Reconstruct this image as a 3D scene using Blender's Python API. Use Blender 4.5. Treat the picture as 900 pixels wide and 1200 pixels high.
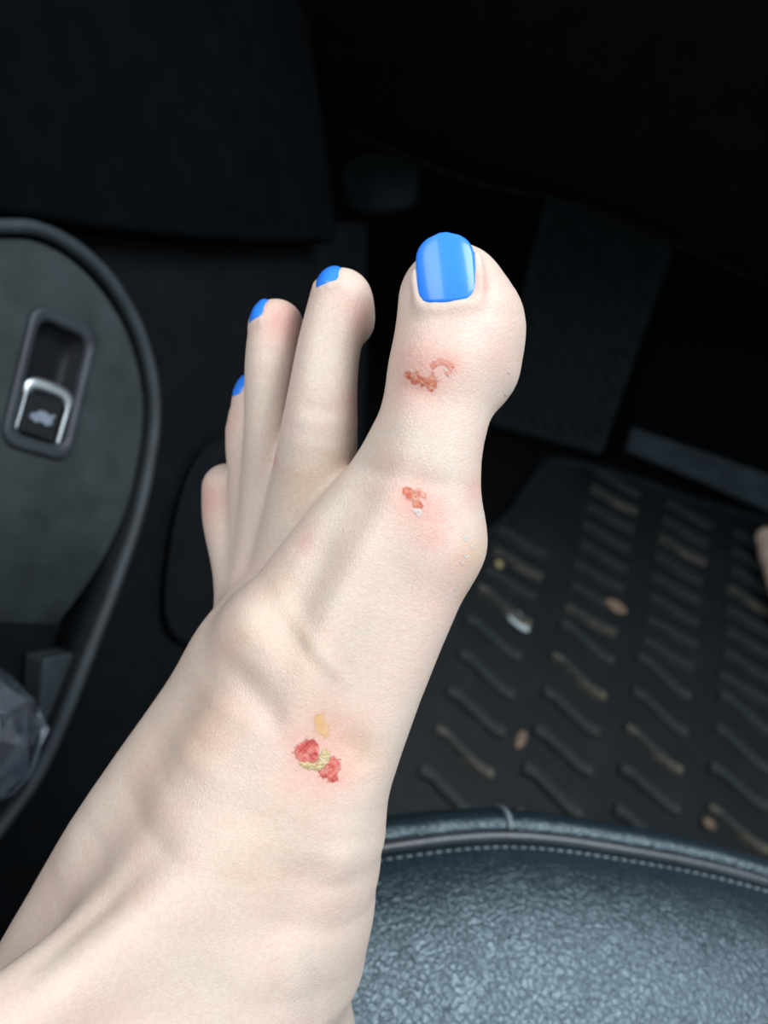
import bpy, bmesh, math, random
import numpy as np
from mathutils import Vector, Matrix
from mathutils.bvhtree import BVHTree

random.seed(7)
for o in list(bpy.data.objects):
    bpy.data.objects.remove(o)
SC = bpy.context.scene
COL = SC.collection

# ------------------------------------------------------------------ camera
F_PX = 920.0
PITCH, ROLL = math.radians(54), math.radians(24)
CAM = Vector((0, 0, 0.62))
FW = Vector((0, math.cos(PITCH), -math.sin(PITCH)))
U0 = Vector((0, math.sin(PITCH), math.cos(PITCH)))
R0 = Vector((1, 0, 0))
UP = U0 * math.cos(ROLL) - R0 * math.sin(ROLL)
RT = R0 * math.cos(ROLL) + U0 * math.sin(ROLL)
cd = bpy.data.cameras.new('camera')
cam = bpy.data.objects.new('camera', cd)
COL.objects.link(cam)
m3 = Matrix((RT, UP, -FW)).transposed()
cam.matrix_world = Matrix.Translation(CAM) @ m3.to_4x4()
cd.sensor_fit = 'VERTICAL'
cd.sensor_height = 34.6
cd.lens = F_PX / 1200 * 34.6
cd.clip_start = 0.01
cd.dof.use_dof = True
cd.dof.focus_distance = 0.182
cd.dof.aperture_fstop = 10.0
SC.camera = cam

# ------------------------------------------------------------------ light
W = bpy.data.worlds.new('daylight')
SC.world = W
W.use_nodes = True
bg = W.node_tree.nodes['Background']
bg.inputs[0].default_value = (0.86, 0.94, 1.0, 1)
bg.inputs[1].default_value = 0.46


def area(name, loc, target, sx, sy, power, col):
    l = bpy.data.lights.new(name, 'AREA')
    l.shape = 'RECTANGLE'
    l.size, l.size_y, l.energy, l.color = sx, sy, power, col
    o = bpy.data.objects.new(name, l)
    COL.objects.link(o)
    o.location = loc
    o.rotation_euler = (Vector(target) - Vector(loc)).to_track_quat('-Z', 'Y').to_euler()
    return o


area('side_window_daylight', (-0.60, -0.25, 1.15), (0.02, 0.02, 0.4), 0.9, 0.5, 8.0, (0.97, 0.985, 1.0))
area('windscreen_daylight', (0.40, 0.34, 1.30), (0.10, 0.06, 0.30), 0.60, 0.45, 12.0, (0.92, 0.97, 1.0))

SC.view_settings.view_transform = 'Standard'
SC.view_settings.look = 'None'
SC.view_settings.exposure = 0.0
SC.view_settings.gamma = 1.0
SC.view_settings.use_curve_mapping = False


# ------------------------------------------------------------------ helpers
def cam2w(X, Y, Z):
    return CAM + RT * X + UP * Y - FW * Z


def at(px, py, d):
    return cam2w((px - 450) / F_PX * d, -(py - 600) / F_PX * d, -d)


def ray(px, py):
    return RT * ((px - 450) / F_PX) + UP * (-(py - 600) / F_PX) + FW


def on_plane(px, py, p0, n):
    r = ray(px, py)
    t = (Vector(p0) - CAM).dot(n) / r.dot(n)
    return CAM + r * t


def catmull(pts, per=8, closed=False):
    P = [Vector(p) for p in pts]
    n = len(P)
    out = []
    rng = range(n) if closed else range(n - 1)
    for i in rng:
        if closed:
            a, b, c, d = P[(i - 1) % n], P[i], P[(i + 1) % n], P[(i + 2) % n]
        else:
            a, b, c, d = P[max(i - 1, 0)], P[i], P[i + 1], P[min(i + 2, n - 1)]
        for k in range(per):
            t = k / per
            out.append(0.5 * ((2 * b) + (c - a) * t + (2 * a - 5 * b + 4 * c - d) * t * t + (3 * b - a - 3 * c + d) * t ** 3))
    if not closed:
        out.append(P[-1])
    return out


def new_obj(name, verts, faces, mat, parent=None, smooth=True):
    me = bpy.data.meshes.new(name)
    me.from_pydata([tuple(v) for v in verts], [], faces)
    if smooth:
        me.polygons.foreach_set('use_smooth', [True] * len(me.polygons))
    me.update()
    bm = bmesh.new()
    bm.from_mesh(me)
    bmesh.ops.recalc_face_normals(bm, faces=bm.faces)
    bm.to_mesh(me)
    bm.free()
    o = bpy.data.objects.new(name, me)
    COL.objects.link(o)
    if mat:
        me.materials.append(mat)
    if parent:
        o.parent = parent
    return o


def tag(o, label=None, cat=None, group=None, kind=None):
    if label:
        o['label'] = label
    if cat:
        o['category'] = cat
    if group:
        o['group'] = group
    if kind:
        o['kind'] = kind
    return o


def empty(name, loc=(0, 0, 0)):
    o = bpy.data.objects.new(name, None)
    o.location = loc
    o.empty_display_size = 0.05
    COL.objects.link(o)
    return o


def put(o, parent):
    """parent keeping world geometry (parent is an unrotated empty or mesh at some location)"""
    o.parent = parent
    o.matrix_parent_inverse = Matrix.Translation(-Vector(parent_loc(parent)))
    return o


def parent_loc(p):
    v = Vector(p.location)
    return v


def tube(path, radius, seg=8, closed=False, flat=1.0, nrm=None):
    """sweep; nrm = fixed normal (flat scales along it)"""
    V, Fc = [], []
    n = len(path)
    for i, p in enumerate(path):
        a = path[i - 1] if (i > 0 or closed) else p
        b = path[(i + 1) % n] if (i < n - 1 or closed) else p
        t = (b - a).normalized()
        nn = nrm if nrm is not None else Vector((0, 0, 1))
        s = t.cross(nn)
        if s.length < 1e-5:
            s = t.cross(Vector((1, 0, 0)))
        s.normalize()
        q = s.cross(t).normalized()
        for k in range(seg):
            an = 2 * math.pi * k / seg
            V.append(p + s * (math.cos(an) * radius) + q * (math.sin(an) * radius * flat))
    m = n if closed else n - 1
    for i in range(m):
        for k in range(seg):
            a, b = i * seg + k, i * seg + (k + 1) % seg
            c, d = ((i + 1) % n) * seg + (k + 1) % seg, ((i + 1) % n) * seg + k
            Fc.append((a, b, c, d))
    if not closed:
        Fc.append(tuple(range(seg)))
        Fc.append(tuple((n - 1) * seg + k for k in range(seg)))
    return V, Fc


def slab(pts, n, thick):
    """polygon extruded by -n*thick ; top face = pts"""
    N = len(pts)
    V = [Vector(p) for p in pts] + [Vector(p) - n * thick for p in pts]
    Fc = [tuple(range(N)), tuple(range(2 * N - 1, N - 1, -1))]
    for i in range(N):
        j = (i + 1) % N
        Fc.append((i, j, N + j, N + i))
    return V, Fc


def bevel(o, w, seg=3, ang=35):
    m = o.modifiers.new('bevel', 'BEVEL')
    m.width, m.segments = w, seg
    m.limit_method = 'ANGLE'
    m.angle_limit = math.radians(ang)
    return o


# ------------------------------------------------------------------ materials
def mat(name):
    m = bpy.data.materials.new(name)
    m.use_nodes = True
    nt = m.node_tree
    return m, nt, nt.nodes['Principled BSDF']


def nd(nt, t, **kw):
    n = nt.nodes.new(t)
    for k, v in kw.items():
        setattr(n, k, v)
    return n


def ramp(nt, fac, stops):
    r = nd(nt, 'ShaderNodeValToRGB')
    e = r.color_ramp.elements
    e[0].position, e[0].color = stops[0][0], (*stops[0][1], 1)
    e[1].position, e[1].color = stops[-1][0], (*stops[-1][1], 1)
    for p, c in stops[1:-1]:
        x = e.new(p)
        x.color = (*c, 1)
    nt.links.new(fac, r.inputs[0])
    return r.outputs[0]


def coords(nt):
    return nd(nt, 'ShaderNodeTexCoord').outputs['Object']


def noise(nt, co, scale, detail=3, rough=0.5):
    n = nd(nt, 'ShaderNodeTexNoise')
    n.inputs['Scale'].default_value = scale
    n.inputs['Detail'].default_value = detail
    n.inputs['Roughness'].default_value = rough
    nt.links.new(co, n.inputs['Vector'])
    return n.outputs[0]


def voro(nt, co, scale, feature='F1'):
    n = nd(nt, 'ShaderNodeTexVoronoi', feature=feature)
    n.inputs['Scale'].default_value = scale
    nt.links.new(co, n.inputs['Vector'])
    return n.outputs['Distance']


def bump(nt, bsdf, h, strength, dist, prev=None):
    b = nd(nt, 'ShaderNodeBump')
    b.inputs['Strength'].default_value = strength
    b.inputs['Distance'].default_value = dist
    nt.links.new(h, b.inputs['Height'])
    if prev is not None:
        nt.links.new(prev, b.inputs['Normal'])
    nt.links.new(b.outputs[0], bsdf.inputs['Normal'])
    return b.outputs[0]


def mix(nt, fac, a, b, mode='MIX'):
    m = nd(nt, 'ShaderNodeMix', data_type='RGBA', blend_type=mode)
    for sock, v in ((m.inputs[0], fac), (m.inputs[6], a), (m.inputs[7], b)):
        if isinstance(v, (int, float)):
            sock.default_value = v
        elif isinstance(v, tuple):
            sock.default_value = (*v, 1)
        else:
            nt.links.new(v, sock)
    return m.outputs[2]


def mth(nt, op, a, b=0.0, clamp=False):
    m = nd(nt, 'ShaderNodeMath', operation=op, use_clamp=clamp)
    for s, v in ((m.inputs[0], a), (m.inputs[1], b)):
        if isinstance(v, (int, float)):
            s.default_value = v
        else:
            nt.links.new(v, s)
    return m.outputs[0]


def plastic(name, col, rough=0.55, grain=900, gs=0.15, spec=0.4, var=0.25):
    m, nt, b = mat(name)
    co = coords(nt)
    n = noise(nt, co, 60, 4)
    c = ramp(nt, n, [(0.3, tuple(x * (1 - var) for x in col)), (0.7, tuple(x * (1 + var) for x in col))])
    nt.links.new(c, b.inputs['Base Color'])
    b.inputs['Roughness'].default_value = rough
    b.inputs['Specular IOR Level'].default_value = spec
    if gs:
        bump(nt, b, noise(nt, co, grain, 2), gs, 0.0006)
    return m


M_insert = plastic('door_insert_vinyl', (0.030, 0.040, 0.0435), 0.65, 1400, 0.25, 0.3)
M_rim = plastic('door_rim_plastic', (0.029, 0.039, 0.046), 0.5, 1200, 0.15)
M_door = plastic('door_black_plastic', (0.0030, 0.0045, 0.0060), 0.6, 1200, 0.15, 0.15)
M_bezel = plastic('bezel_plastic', (0.030, 0.038, 0.046), 0.45, 1500, 0.05)
M_black = plastic('satin_black_plastic', (0.006, 0.007, 0.009), 0.5, 900, 0.0, 0.2)
M_speaker = plastic('speaker_cover_plastic', (0.0040, 0.0062, 0.0090), 0.6, 900, 0.1, 0.15)
M_key = plastic('rocker_key_black', (0.010, 0.013, 0.016), 0.3, 900, 0.0, 0.4)
M_chrome, nt, b = mat('satin_chrome')
b.inputs['Metallic'].default_value = 1.0
b.inputs['Roughness'].default_value = 0.42
nt.links.new(ramp(nt, noise(nt, coords(nt), 300), [(0.3, (0.68, 0.76, 0.82)), (0.7, (0.76, 0.83, 0.88))]), b.inputs['Base Color'])
M_icon = plastic('icon_print', (0.22, 0.26, 0.33), 0.5, 900, 0.0)
M_dash = plastic('dashboard_soft_plastic', (0.0018, 0.0027, 0.0036), 0.85, 700, 0.3, 0.04)
M_ped = plastic('footrest_rubber', (0.012, 0.020, 0.0225), 0.75, 900, 0.2, 0.12)
M_strip = plastic('grey_strip_plastic', (0.036, 0.053, 0.066), 0.7, 900, 0.1, 0.2)

M_carpet, nt, b = mat('carpet_black')
co = coords(nt)
nt.links.new(ramp(nt, noise(nt, co, 400, 5, 0.7), [(0.3, (0.0015, 0.0020, 0.0026)), (0.75, (0.0035, 0.0045, 0.0056))]), b.inputs['Base Color'])
b.inputs['Roughness'].default_value = 0.95
b.inputs['Specular IOR Level'].default_value = 0.1
bump(nt, b, noise(nt, co, 700, 3), 0.6, 0.002)

# rubber mat: black rubber with tan dust worn on it
def rubber(name, base, dust, lo, hi, amt):
    m, nt, b = mat(name)
    co = coords(nt)
    n1 = noise(nt, co, 22, 4, 0.6)
    n2 = noise(nt, co, 260, 4, 0.65)
    f = mth(nt, 'MULTIPLY', n1, n2)
    fac = nd(nt, 'ShaderNodeMapRange')
    fac.inputs[1].default_value, fac.inputs[2].default_value = lo, hi
    fac.inputs[4].default_value = amt
    nt.links.new(f, fac.inputs[0])
    nt.links.new(mix(nt, fac.outputs[0], base, dust), b.inputs['Base Color'])
    b.inputs['Roughness'].default_value = 0.6
    b.inputs['Specular IOR Level'].default_value = 0.2
    bump(nt, b, n2, 0.2, 0.001)
    return m


M_mat = rubber('mat_rubber', (0.0045, 0.0085, 0.0110), (0.016, 0.022, 0.024), 0.25, 0.42, 0.7)
M_lug = rubber('mat_lug_rubber', (0.019, 0.027, 0.030), (0.080, 0.080, 0.068), 0.24, 0.40, 0.7)
M_lugd = rubber('mat_lug_dusty_rubber', (0.026, 0.031, 0.032), (0.21, 0.185, 0.125), 0.22, 0.40, 0.95)

# leather
M_leather, nt, b = mat('seat_leather')
co = coords(nt)
dv = nd(nt, 'ShaderNodeTexNoise'); dv.inputs['Scale'].default_value = 70; dv.inputs['Detail'].default_value = 3
nt.links.new(co, dv.inputs['Vector'])
wv_ = nd(nt, 'ShaderNodeVectorMath', operation='SCALE'); wv_.inputs['Scale'].default_value = 0.006
nt.links.new(dv.outputs['Color'], wv_.inputs[0])
wa_ = nd(nt, 'ShaderNodeVectorMath', operation='ADD')
nt.links.new(co, wa_.inputs[0]); nt.links.new(wv_.outputs[0], wa_.inputs[1])
wc = wa_.outputs[0]
v1 = voro(nt, wc, 680, 'DISTANCE_TO_EDGE')
v2 = voro(nt, wc, 330, 'DISTANCE_TO_EDGE')
g1 = nd(nt, 'ShaderNodeMapRange', interpolation_type='SMOOTHSTEP'); g1.inputs[2].default_value = 0.30; nt.links.new(v1, g1.inputs[0])
g2 = nd(nt, 'ShaderNodeMapRange', interpolation_type='SMOOTHSTEP'); g2.inputs[2].default_value = 0.16; nt.links.new(v2, g2.inputs[0])
h = mth(nt, 'ADD', mth(nt, 'MULTIPLY', g1.outputs[0], 0.55), mth(nt, 'MULTIPLY', g2.outputs[0], 0.8))
h = mth(nt, 'ADD', h, mth(nt, 'MULTIPLY', noise(nt, co, 900, 2), 0.25))
cc = ramp(nt, h, [(0.15, (0.009, 0.016, 0.023)), (0.8, (0.017, 0.029, 0.040))])
nt.links.new(cc, b.inputs['Base Color'])
b.inputs['Roughness'].default_value = 0.33
b.inputs['Specular IOR Level'].default_value = 1.0
b.inputs['Specular Tint'].default_value = (0.70, 0.90, 1.0, 1)
bump(nt, b, h, 0.34, 0.0005)
M_piping = plastic('piping_leather', (0.030, 0.040, 0.050), 0.38, 900, 0.25, 0.6)
M_thread = plastic('seat_thread', (0.20, 0.25, 0.28), 0.7, 900, 0.0)

# blue nail polish
M_nail, nt, b = mat('blue_nail_polish')
nt.links.new(ramp(nt, noise(nt, coords(nt), 120), [(0.3, (0.030, 0.215, 0.86)), (0.7, (0.040, 0.245, 0.92))]), b.inputs['Base Color'])
b.inputs['Roughness'].default_value = 0.26
b.inputs['Specular IOR Level'].default_value = 0.3
b.inputs['Coat Weight'].default_value = 0.25
b.inputs['Coat Roughness'].default_value = 0.05


# skin
def skin_mat(name, marks):
    m, nt, b = mat(name)
    co = coords(nt)
    big = noise(nt, co, 38, 3, 0.55)
    mid = noise(nt, co, 140, 3, 0.6)
    fine = noise(nt, co, 900, 2, 0.6)
    base = ramp(nt, big, [(0.32, (0.600, 0.510, 0.425)), (0.50, (0.655, 0.530, 0.450)), (0.68, (0.665, 0.492, 0.415))])
    base = mix(nt, 0.35, base, ramp(nt, mid, [(0.3, (0.62, 0.54, 0.46)), (0.7, (0.64, 0.46, 0.40))]))
    if marks:
        a = nd(nt, 'ShaderNodeAttribute', attribute_name='flush')
        base = mix(nt, mth(nt, 'MULTIPLY', a.outputs['Fac'], mth(nt, 'ADD', 0.55, mid), True), base, (0.66, 0.27, 0.235))
        a2 = nd(nt, 'ShaderNodeAttribute', attribute_name='tan')
        base = mix(nt, mth(nt, 'MULTIPLY', a2.outputs['Fac'], mth(nt, 'ADD', 0.5, mid), True), base, (0.60, 0.395, 0.235))
        a3 = nd(nt, 'ShaderNodeAttribute', attribute_name='pale')
        base = mix(nt, a3.outputs['Fac'], base, (0.66, 0.60, 0.50))
    base = mix(nt, 0.10, base, ramp(nt, fine, [(0.35, (0.42, 0.30, 0.25)), (0.65, (0.80, 0.70, 0.62))]))
    nt.links.new(base, b.inputs['Base Color'])
    b.inputs['Roughness'].default_value = 0.48
    b.inputs['Specular IOR Level'].default_value = 0.38
    b.inputs['Subsurface Weight'].default_value = 0.18
    b.inputs['Subsurface Radius'].default_value = (0.0030, 0.0012, 0.0007)
    b.inputs['Subsurface Scale'].default_value = 1.0
    # fine criss-cross skin lines
    mp = nd(nt, 'ShaderNodeMapping')
    mp.inputs['Scale'].default_value = (1.0, 1.0, 0.55)
    nt.links.new(co, mp.inputs[0])
    v = voro(nt, mp.outputs[0], 1250, 'DISTANCE_TO_EDGE')
    mr = nd(nt, 'ShaderNodeMapRange'); mr.inputs[2].default_value = 0.3; nt.links.new(v, mr.inputs[0])
    nb = bump(nt, b, mr.outputs[0], 0.20, 0.00025)
    nb = bump(nt, b, noise(nt, co, 420, 3), 0.05, 0.0006, nb)
    return m


M_skin = skin_mat('skin_marked', True)
M_skin2 = skin_mat('skin_plain', False)


def wet(name, stops, scale, rough, bs=0.6, amax=0.95):
    m, nt, b = mat(name)
    co = coords(nt)
    n = noise(nt, co, scale, 5, 0.65)
    at_ = nd(nt, 'ShaderNodeAttribute', attribute_name='core')
    f_ = mth(nt, 'ADD', at_.outputs['Fac'], mth(nt, 'MULTIPLY', mth(nt, 'SUBTRACT', noise(nt, co, 560, 5, 0.7), 0.5), 3.2))
    mr_ = nd(nt, 'ShaderNodeMapRange', interpolation_type='SMOOTHSTEP')
    mr_.inputs[1].default_value, mr_.inputs[2].default_value = 0.25, 0.75
    mr_.inputs[4].default_value = amax
    nt.links.new(f_, mr_.inputs[0])
    nt.links.new(ramp(nt, n, stops), b.inputs['Base Color'])
    nt.links.new(mr_.outputs[0], b.inputs['Alpha'])
    b.inputs['Roughness'].default_value = rough
    b.inputs['Subsurface Weight'].default_value = 0.1
    b.inputs['Subsurface Radius'].default_value = (0.002, 0.0006, 0.0004)
    b.inputs['Subsurface Scale'].default_value = 1.0
    bump(nt, b, noise(nt, co, scale * 2.2, 3), bs, 0.0006)
    return m


M_raw = wet('raw_skin_red', [(0.34, (0.36, 0.030, 0.028)), (0.46, (0.53, 0.110, 0.090)), (0.58, (0.60, 0.21, 0.165)), (0.70, (0.66, 0.36, 0.28))], 420, 0.36)
M_raw2 = wet('raw_skin_orange', [(0.32, (0.44, 0.050, 0.025)), (0.46, (0.58, 0.150, 0.085)), (0.64, (0.64, 0.33, 0.22))], 620, 0.38, 0.6, 0.88)
M_pinkraw = wet('healing_skin_pink', [(0.30, (0.60, 0.16, 0.11)), (0.55, (0.65, 0.31, 0.23)), (0.72, (0.66, 0.44, 0.36))], 650, 0.45)
M_crust = wet('wound_crust', [(0.30, (0.50, 0.36, 0.14)), (0.5, (0.62, 0.50, 0.28)), (0.7, (0.74, 0.66, 0.48))], 700, 0.55, 0.9)
M_ointment = wet('iodine_stain', [(0.30, (0.78, 0.43, 0.15)), (0.6, (0.80, 0.54, 0.30)), (0.75, (0.80, 0.62, 0.44))], 380, 0.5, 0.2, 0.65)
M_flake = wet('dry_skin_flake', [(0.3, (0.64, 0.57, 0.51)), (0.7, (0.74, 0.69, 0.64))], 600, 0.5, 0.6, 0.75)

# ================================================================== setting
floor_pts = [Vector(p) for p in ((-0.6, -0.5, -0.012), (0.95, -0.5, -0.012), (0.95, 0.72, -0.012), (-0.6, 0.72, -0.012))]
V, Fc = slab(floor_pts, Vector((0, 0, 1)), 0.03)
fl = new_obj('floor', V, Fc, M_carpet, smooth=False)
tag(fl, 'black carpeted car floor under the rubber mat', None, None, 'structure')
# firewall: sloping toe board then upright
prof = [(0.70, -0.02), (0.74, 0.03), (0.86, 0.17), (0.93, 0.30), (0.95, 0.45), (0.95, 0.75)]
V, Fc = [], []
for x in (-0.6, 0.95):
    for y, z in prof:
        V.append((x, y, z))
    for y, z in reversed(prof):
        V.append((x, y + 0.03, z - 0.01))
n = 2 * len(prof)
for i in range(n):
    Fc.append((i, (i + 1) % n, n + (i + 1) % n, n + i))
Fc += [tuple(range(n)), tuple(range(n, 2 * n))]
fw = new_obj('wall_front', V, Fc, M_carpet, smooth=False)
tag(fw, 'black carpeted toe board behind the footrest', None, None, 'structure')

# ---- dashboard underside (soft plastic knee panel)
dash = empty('dashboard', (0.2, 0.56, 0.30))
tag(dash, 'black soft plastic dashboard underside across the top', 'dashboard')
dprof = [(0.62, 0.33), (0.56, 0.318), (0.525, 0.325), (0.505, 0.345), (0.49, 0.40), (0.475, 0.47), (0.46, 0.56), (0.47, 0.64), (0.52, 0.70), (0.66, 0.74), (0.9, 0.75)]
V, Fc = [], []
xs = np.linspace(-0.60, 0.9, 62)


def dash_off(x):
    # lower edge dips on the door side, lifts in the middle of the footwell
    return 0.030 * (1 / (1 + math.exp((x + 0.02) / 0.02))) - 0.0


dp = catmull([(0, y, z) for y, z in dprof], 5)
for x in xs:
    dz = -0.022 / (1 + math.exp((x - 0.0) / 0.018))
    for p in dp:
        w = max(0.0, min(1.0, (0.5 - p.z) / 0.18))
        V.append((x, p.y, p.z + dz * w))
L = len(dp)
for i in range(len(xs) - 1):
    for k in range(L - 1):
        Fc.append((i * L + k, i * L + k + 1, (i + 1) * L + k + 1, (i + 1) * L + k))
o = new_obj('knee_panel', V, Fc, M_dash)
md = o.modifiers.new('solid', 'SOLIDIFY'); md.thickness = 0.006
put(o, dash)
# seam line / lower trim lip
lip = [Vector((x, 0.512, 0.336 - 0.022 / (1 + math.exp(x / 0.018)))) for x in xs]
V, Fc = tube(lip, 0.003, 6)
put(new_obj('lower_lip', V, Fc, M_carpet), dash)
# bonnet release lever housing, faint rounded shape
DP0, DN = Vector((0, 0.487, 0.41)), Vector((0, -0.985, -0.17)).normalized()
ctr = [on_plane(x, y, Vector((0, 0.60, 0.30)), Vector((0, -0.8, 0.6))) for x, y in
       ((408, 190), (440, 178), (478, 182), (490, 205), (484, 238), (450, 248), (415, 244), (404, 218))]
pts = catmull(ctr, 5, True)
V, Fc = slab(pts, Vector((0, -0.8, 0.6)), 0.012)
o = new_obj('bonnet_release_lever', V, Fc, M_ped, smooth=False)
bevel(o, 0.003)
put(o, dash)

# ---- door
DN = Vector((0.80, -0.10, 0.59)).normalized()
DP = at(55, 450, 0.36)


def dpt(px, py, off=0.0):
    return on_plane(px, py, DP + DN * off, DN)


door = empty('door_1', tuple(dpt(60, 600, -0.03)))
tag(door, 'black car door panel with grey insert, boot switch and pocket', None, None, 'structure')

rim_px = [(-90, 268), (-40, 266), (0, 265), (44, 268), (88, 290), (128, 328), (158, 378), (175, 430), (181, 480), (176, 535), (161, 605), (138, 675), (108, 755), (78, 832), (46, 903), (8, 960), (-50, 1030), (-90, 1070)]
rim = catmull([dpt(x, y, 0.003) for x, y in rim_px], 7)
V, Fc = tube(rim, 0.0033, 10, False, 1.1, DN)
put(tag(new_obj('rim', V, Fc, M_rim), 'raised grey plastic rim around door insert'), door)
# insert panel (inside rim, ends at the pocket mouth)
inner_px = [(-90, 283), (-40, 280), (0, 279), (40, 282), (80, 302), (117, 338), (146, 384), (162, 432), (168, 480), (163, 533), (148, 602), (125, 672), (97, 745), (88, 764)]
inner = catmull([dpt(x, y) for x, y in inner_px], 6)
# grid surface that rolls inward towards the pocket
def roll_off(p, py):
    return 0


A0 = [dpt(x, y) for x, y in ((-90, 283),)][0]
low = [dpt(88, 764), dpt(0, 752), dpt(-90, 742)]
poly = inner + catmull(low, 4)[1:]
hole_px = None
V, Fc = slab(poly, DN, 0.010)
ins = new_obj('insert_panel', V, Fc, M_insert, smooth=False)
bevel(ins, 0.002, 3)
put(tag(ins, 'dark grey grained insert panel'), door)
# cut the switch opening with a boolean later (needs bezel frame)

# door skin behind
bk = [dpt(x, y, -0.022) for x, y in ((-420, 120), (150, 262), (430, 262), (430, 420), (420, 620), (340, 800), (200, 1000), (80, 1300), (-420, 1300))]
V, Fc = slab(bk, DN, 0.012)
put(new_obj('lower_panel', V, Fc, M_door, smooth=False), door)
up = [dpt(x, y, 0.004) for x, y in ((-700, 232), (-700, -300), (60, -330), (330, -250), (398, 284), (250, 281), (120, 268), (40, 254), (0, 250))]
V, Fc = slab(up, DN, 0.03)
put(bevel(new_obj('armrest_panel', V, Fc, M_dash, smooth=False), 0.004), door)
V, Fc = slab([Vector(p) for p in ((-0.31, -0.6, 0.25), (-0.31, 0.62, 0.25), (-0.31, 0.62, 0.68), (-0.31, -0.6, 0.68))], Vector((1, 0, 0)), 0.05)
put(bevel(new_obj('upper_panel', V, Fc, M_dash, smooth=False), 0.015), door)
# side wall between rim and the skin (pocket wall)
wv = []
for p in rim:
    wv.append(p - DN * 0.001)
for p in rim:
    wv.append(p - DN * 0.024)
N = len(rim)
wf = [(i, i + 1, N + i + 1, N + i) for i in range(N - 1)]
o = new_obj('rim_wall', wv, wf, M_door)
md = o.modifiers.new('solid', 'SOLIDIFY'); md.thickness = 0.003
put(o, door)
# divider block inside the pocket
dv = [dpt(x, y, -0.004) for x, y in ((52, 772), (92, 764), (74, 806), (56, 850), (44, 858))]
V, Fc = slab(dv, DN, 0.016)
put(bevel(new_obj('pocket_divider', V, Fc, M_rim, smooth=False), 0.002), door)
# rounded lower storage panel to the right of the rim
sp = [(262, 512), (232, 540), (212, 590), (200, 650), (195, 705), (200, 735), (216, 751), (250, 755), (300, 745), (335, 700), (335, 560), (310, 515)]
spp = catmull([dpt(x, y, -0.0165) for x, y in sp], 5, True)
V, Fc = slab(spp, DN, 0.004)
put(bevel(new_obj('speaker_cover', V, Fc, M_speaker, smooth=False), 0.0015), door)
V, Fc = tube(spp, 0.0014, 6, True, 1.0, DN)
put(new_obj('speaker_rim', V, Fc, M_door), door)

# boot release switch
sc = dpt(57, 450)
ey = (dpt(75, 374) - dpt(38, 531)).normalized()      # up along the switch
ex = ey.cross(DN).normalized()
if (dpt(110, 470) - sc).dot(ex) < 0:
    ex = -ex


def loc(p):
    return ((p - sc).dot(ex), (p - sc).dot(ey))


cs = [loc(dpt(*q)) for q in ((38, 357), (120, 385), (75, 545), (-6, 515))]
wx = ((cs[1][0] - cs[0][0]) + (cs[2][0] - cs[3][0])) / 2
wy = ((cs[0][1] - cs[3][1]) + (cs[1][1] - cs[2][1])) / 2
cx = sum(c[0] for c in cs) / 4
cy = sum(c[1] for c in cs) / 4
sc = sc + ex * cx + ey * cy


def rr(w, h, r, seg=6):
    out = []
    for qx, qy, a0 in ((1, 1, 0), (-1, 1, 90), (-1, -1, 180), (1, -1, 270)):
        for k in range(seg + 1):
            a = math.radians(a0 + 90 * k / seg)
            out.append((qx * (w / 2 - r) + r * math.cos(a), qy * (h / 2 - r) + r * math.sin(a)))
    return out


def SW(x, y, z):
    return sc + ex * x + ey * y + DN * z


def rings(name, rs, m, parent, cap0=False, cap1=False, off=(0, 0)):
    V, Fc = [], []
    for (w, h, r, z) in rs:
        for x, y in rr(w, h, r):
            V.append(SW(x + off[0], y + off[1], z))
    n = 28
    for i in range(len(rs) - 1):
        for k in range(n):
            Fc.append((i * n + k, i * n + (k + 1) % n, (i + 1) * n + (k + 1) % n, (i + 1) * n + k))
    if cap0:
        Fc.append(tuple(range(n)))
    if cap1:
        Fc.append(tuple((len(rs) - 1) * n + k for k in range(n)))
    o = new_obj(name, V, Fc, m, None)
    put(o, parent)
    return o


iw, ih = wx * 0.70, wy * 0.80
bez = rings('switch_bezel', [(wx, wy, .0085, -.002), (wx, wy, .0085, .0010), (wx * .985, wy * .99, .0083, .0024), (wx * .93, wy * .955, .0078, .0030),
                             (iw * 1.09, ih * 1.06, .0068, .0028), (iw * 1.02, ih * 1.015, .006, .0016), (iw, ih, .0055, -.0005), (iw, ih, .0055, -.004)], M_bezel, door)
tag(bez, 'dark grey rounded boot switch surround')


def sub(o):
    """move an object already placed under door to be a child of the bezel"""
    o.parent = bez
    o.matrix_parent_inverse = Matrix.Identity(4)
    return o


# note: bezel mesh is in world coords with parent inverse at door; its own matrix_world is identity
# recessed well: concave surface
V, Fc = [], []
G = 14
for j in range(G + 1):
    v = -1 + 2 * j / G
    for i in range(G + 1):
        u = -1 + 2 * i / G
        depth = -0.0075 + 0.0035 * max(0, -v + 0.1) ** 1.5 * 0.5
        depth += 0.0055 * (abs(u) ** 6) + 0.0055 * (max(0, v) ** 6)
        V.append(SW(u * iw / 2 * 1.01, v * ih / 2 * 1.01, depth))
for j in range(G):
    for i in range(G):
        a = j * (G + 1) + i
        Fc.append((a, a + 1, a + G + 2, a + G + 1))
well = sub(new_obj('switch_well', V, Fc, M_black))
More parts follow.
